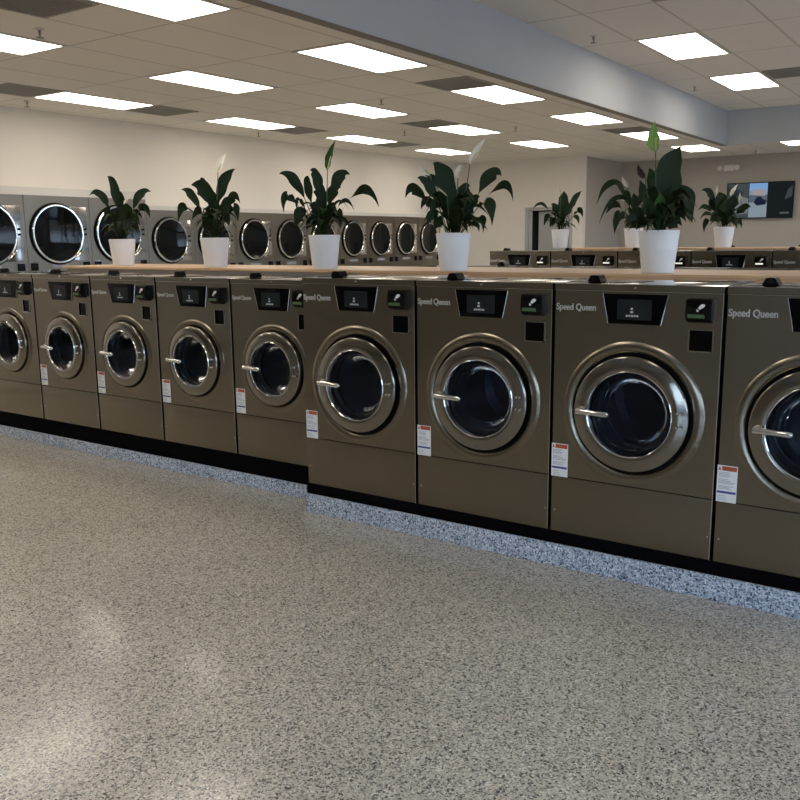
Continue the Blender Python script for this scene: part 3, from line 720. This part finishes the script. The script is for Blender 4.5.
plant('second peace lily from the left with one tall cream flower, white pot', 216, 237, mpp(b), b, .100, .205,
      [(221, 190, 235.5, 169, 11, .9), (208, 196, 191, 185, 16, .95), (195, 200, 181, 190, 8, .8), (188, 207, 178, 222, 10, .75), (230, 200, 240, 203, 10, .8), (232, 208, 238, 222, 9, .8), (206, 190, 199, 181, 6, .8),
       (202, 212, 192, 220, 9, .8), (214, 205, 208, 192, 12, .9), (224, 210, 230, 196, 10, .9), (210, 218, 203, 228, 12, .9), (223, 218, 229, 226, 12, .8), (216, 214, 217, 200, 10, .9)], [(216, 236, 218, 172, 226.5, 153.5, 9, W)], 18, 2, G3)
b = pot_at(325, 4.30, ZW)
plant('third peace lily from the left with a dark green spike, white pot', 325, 235.5, mpp(b), b, .098, .212,
      [(298, 186, 279, 174, 10, .8), (290, 197, 284, 213, 9, .8), (301, 202, 297, 211, 6, .7), (309, 192, 308.5, 176, 8, .9), (318, 184, 310, 171, 10, .85), (336, 184, 350, 175, 12, .85), (358, 191, 379, 207, 10, .75), (341, 203, 354, 210, 5, .7),
       (304, 215, 296, 227, 15, .9), (336, 214, 341, 228, 11, .9), (321, 196, 314, 188, 12, .9), (331, 196, 341, 188, 11, .9), (318, 212, 309, 206, 13, .9), (330, 214, 334, 202, 12, .9), (315, 222, 306, 230, 13, .9), (322, 206, 322, 190, 11, .9)],
      [(326, 236, 327.5, 170, 335.5, 140, 8, LEAFG)], 20, 3, G3)
b = pot_at(453.5, 4.28, ZW)
plant('bushy peace lily with cream flowers, white pot right of the dryers', 453.5, 234, mpp(b), b, .098, .212,
      [(446, 184, 433, 163, 20, .97, 0, .25), (419, 192, 405.5, 198, 11, .8), (432, 191, 417, 178, 10, .85), (437, 188, 425, 176, 9, .85), (431, 204, 421, 209, 10, .85), (486, 181, 501.5, 176.5, 13, .8), (497, 187, 513, 201, 9, .7), (484, 203, 492, 226, 14, .8),
       (479, 217, 483, 233, 8, .8), (473, 224, 479, 232, 6, .7), (440, 205, 430, 214, 13, .9), (462, 196, 470, 186, 12, .9), (446, 205, 440, 190, 14, .9), (458, 206, 458, 188, 13, .9), (466, 212, 476, 206, 12, .9), (436, 215, 427, 226, 12, .9), (450, 216, 444, 206, 14, .9),
       (464, 218, 470, 226, 13, .9), (442, 222, 434, 231, 12, .9), (470, 205, 480, 197, 10, .8)],
      [(460, 232, 470, 164, 486, 138, 7, W), (446, 232, 430, 175, 419, 163.5, 4, W), (450, 232, 447, 196, 427, 179, 5, W), (456, 232, 458, 178, 461, 164, 6, W)], 26, 4, G3, spread=1.05)
b = pot_at(657.5, 4.36, ZW)
plant('nearest peace lily with broad leaves and one bright green spathe, white pot', 657.5, 230, mpp(b), b, .098, .210,
      [(664, 184, 681, 146, 30, .97, 0, .28), (679, 197, 692, 223, 25, .9, 0, .30), (620, 184, 596.5, 205, 8, .6), (622, 197, 599, 224, 6, .6), (655, 192, 649, 168, 17, .95, 1, .2), (646, 200, 640, 180, 9, .9), (664, 205, 672, 186, 13, .9, 0), (640, 214, 626, 226, 12, .9),
       (650, 212, 643, 196, 13, .9), (660, 212, 660, 192, 13, .9, 1), (671, 219, 682, 226, 12, .8), (646, 222, 636, 230, 12, .8), (668, 224, 678, 228, 14, .9), (655, 220, 652, 206, 12, .9), (675, 212, 686, 222, 10, .6)],
      [(656, 228, 655.5, 152, 655, 121, 12, S), (652, 228, 645, 178, 638, 164, 6, D_)], 22, 5, G3)
b = pot_at(560, 9.20, ZW2)
plant('small peace lily standing in front of the grey door, farthest left on the far ledge', 560, 230, mpp(b), b, .098, .205,
      [(563, 206, 564, 191, 12, .95, 0, .2), (572, 204, 582, 191, 6, .85), (545, 206, 533, 209, 4, .7), (549, 217, 544, 226, 7, .8), (577, 211, 582.5, 218, 6, .8), (574, 217, 579, 225, 5, .8), (556, 210, 551, 205, 7, .9), (567, 212, 571, 205, 8, .9), (554, 220, 550, 228, 7, .9), (562, 217, 560, 208, 8, .9)],
      [(559, 228, 561, 193, 557.5, 184.5, 2.4, W)], 16, 6, G4)
b = pot_at(633, 9.20, ZW2)
plant('small peace lily half hidden behind the nearest potted plant', 633, 228, mpp(b), b, .098, .205,
      [(622, 190, 611, 186, 5, .8), (618, 205, 606, 214, 8, .8), (620, 214, 614.5, 234, 9, .85), (628, 200, 622, 192, 8, .9), (640, 200, 648, 190, 8, .9), (643, 210, 652, 216, 8, .9), (634, 206, 634, 193, 9, .9), (624, 216, 619, 222, 8, .9)],
      [(630, 227, 628, 187, 622, 176, 4, W), (626, 227, 625, 200, 618, 195, 3, W)], 18, 7, G4)
b = pot_at(723, 9.20, ZW2)
plant('small peace lily with white flowers in front of the television', 723, 228, mpp(b), b, .098, .205,
      [(712, 197, 701.5, 190.5, 7, .85), (708, 208, 698, 211, 5, .8), (710, 214, 700, 219, 4, .8), (708, 220, 704, 233, 7, .85), (737, 220, 742, 228, 5, .8), (733, 222, 737, 229, 5, .8), (721, 204, 719, 192, 15, .95, 0, .2), (731, 206, 738, 196, 11, .9), (740, 210, 751, 207, 8, .8), (714, 207, 710, 198, 9, .9),
       (727, 214, 736, 210, 10, .9), (716, 218, 710, 222, 9, .9), (725, 210, 727, 200, 12, .9)],
      [(718, 226, 717.5, 196, 717.5, 185, 2.4, W), (730, 226, 730.5, 196, 738, 184, 3.6, W), (736, 226, 742, 203, 740, 192, 2.6, W)], 18, 8, G4)
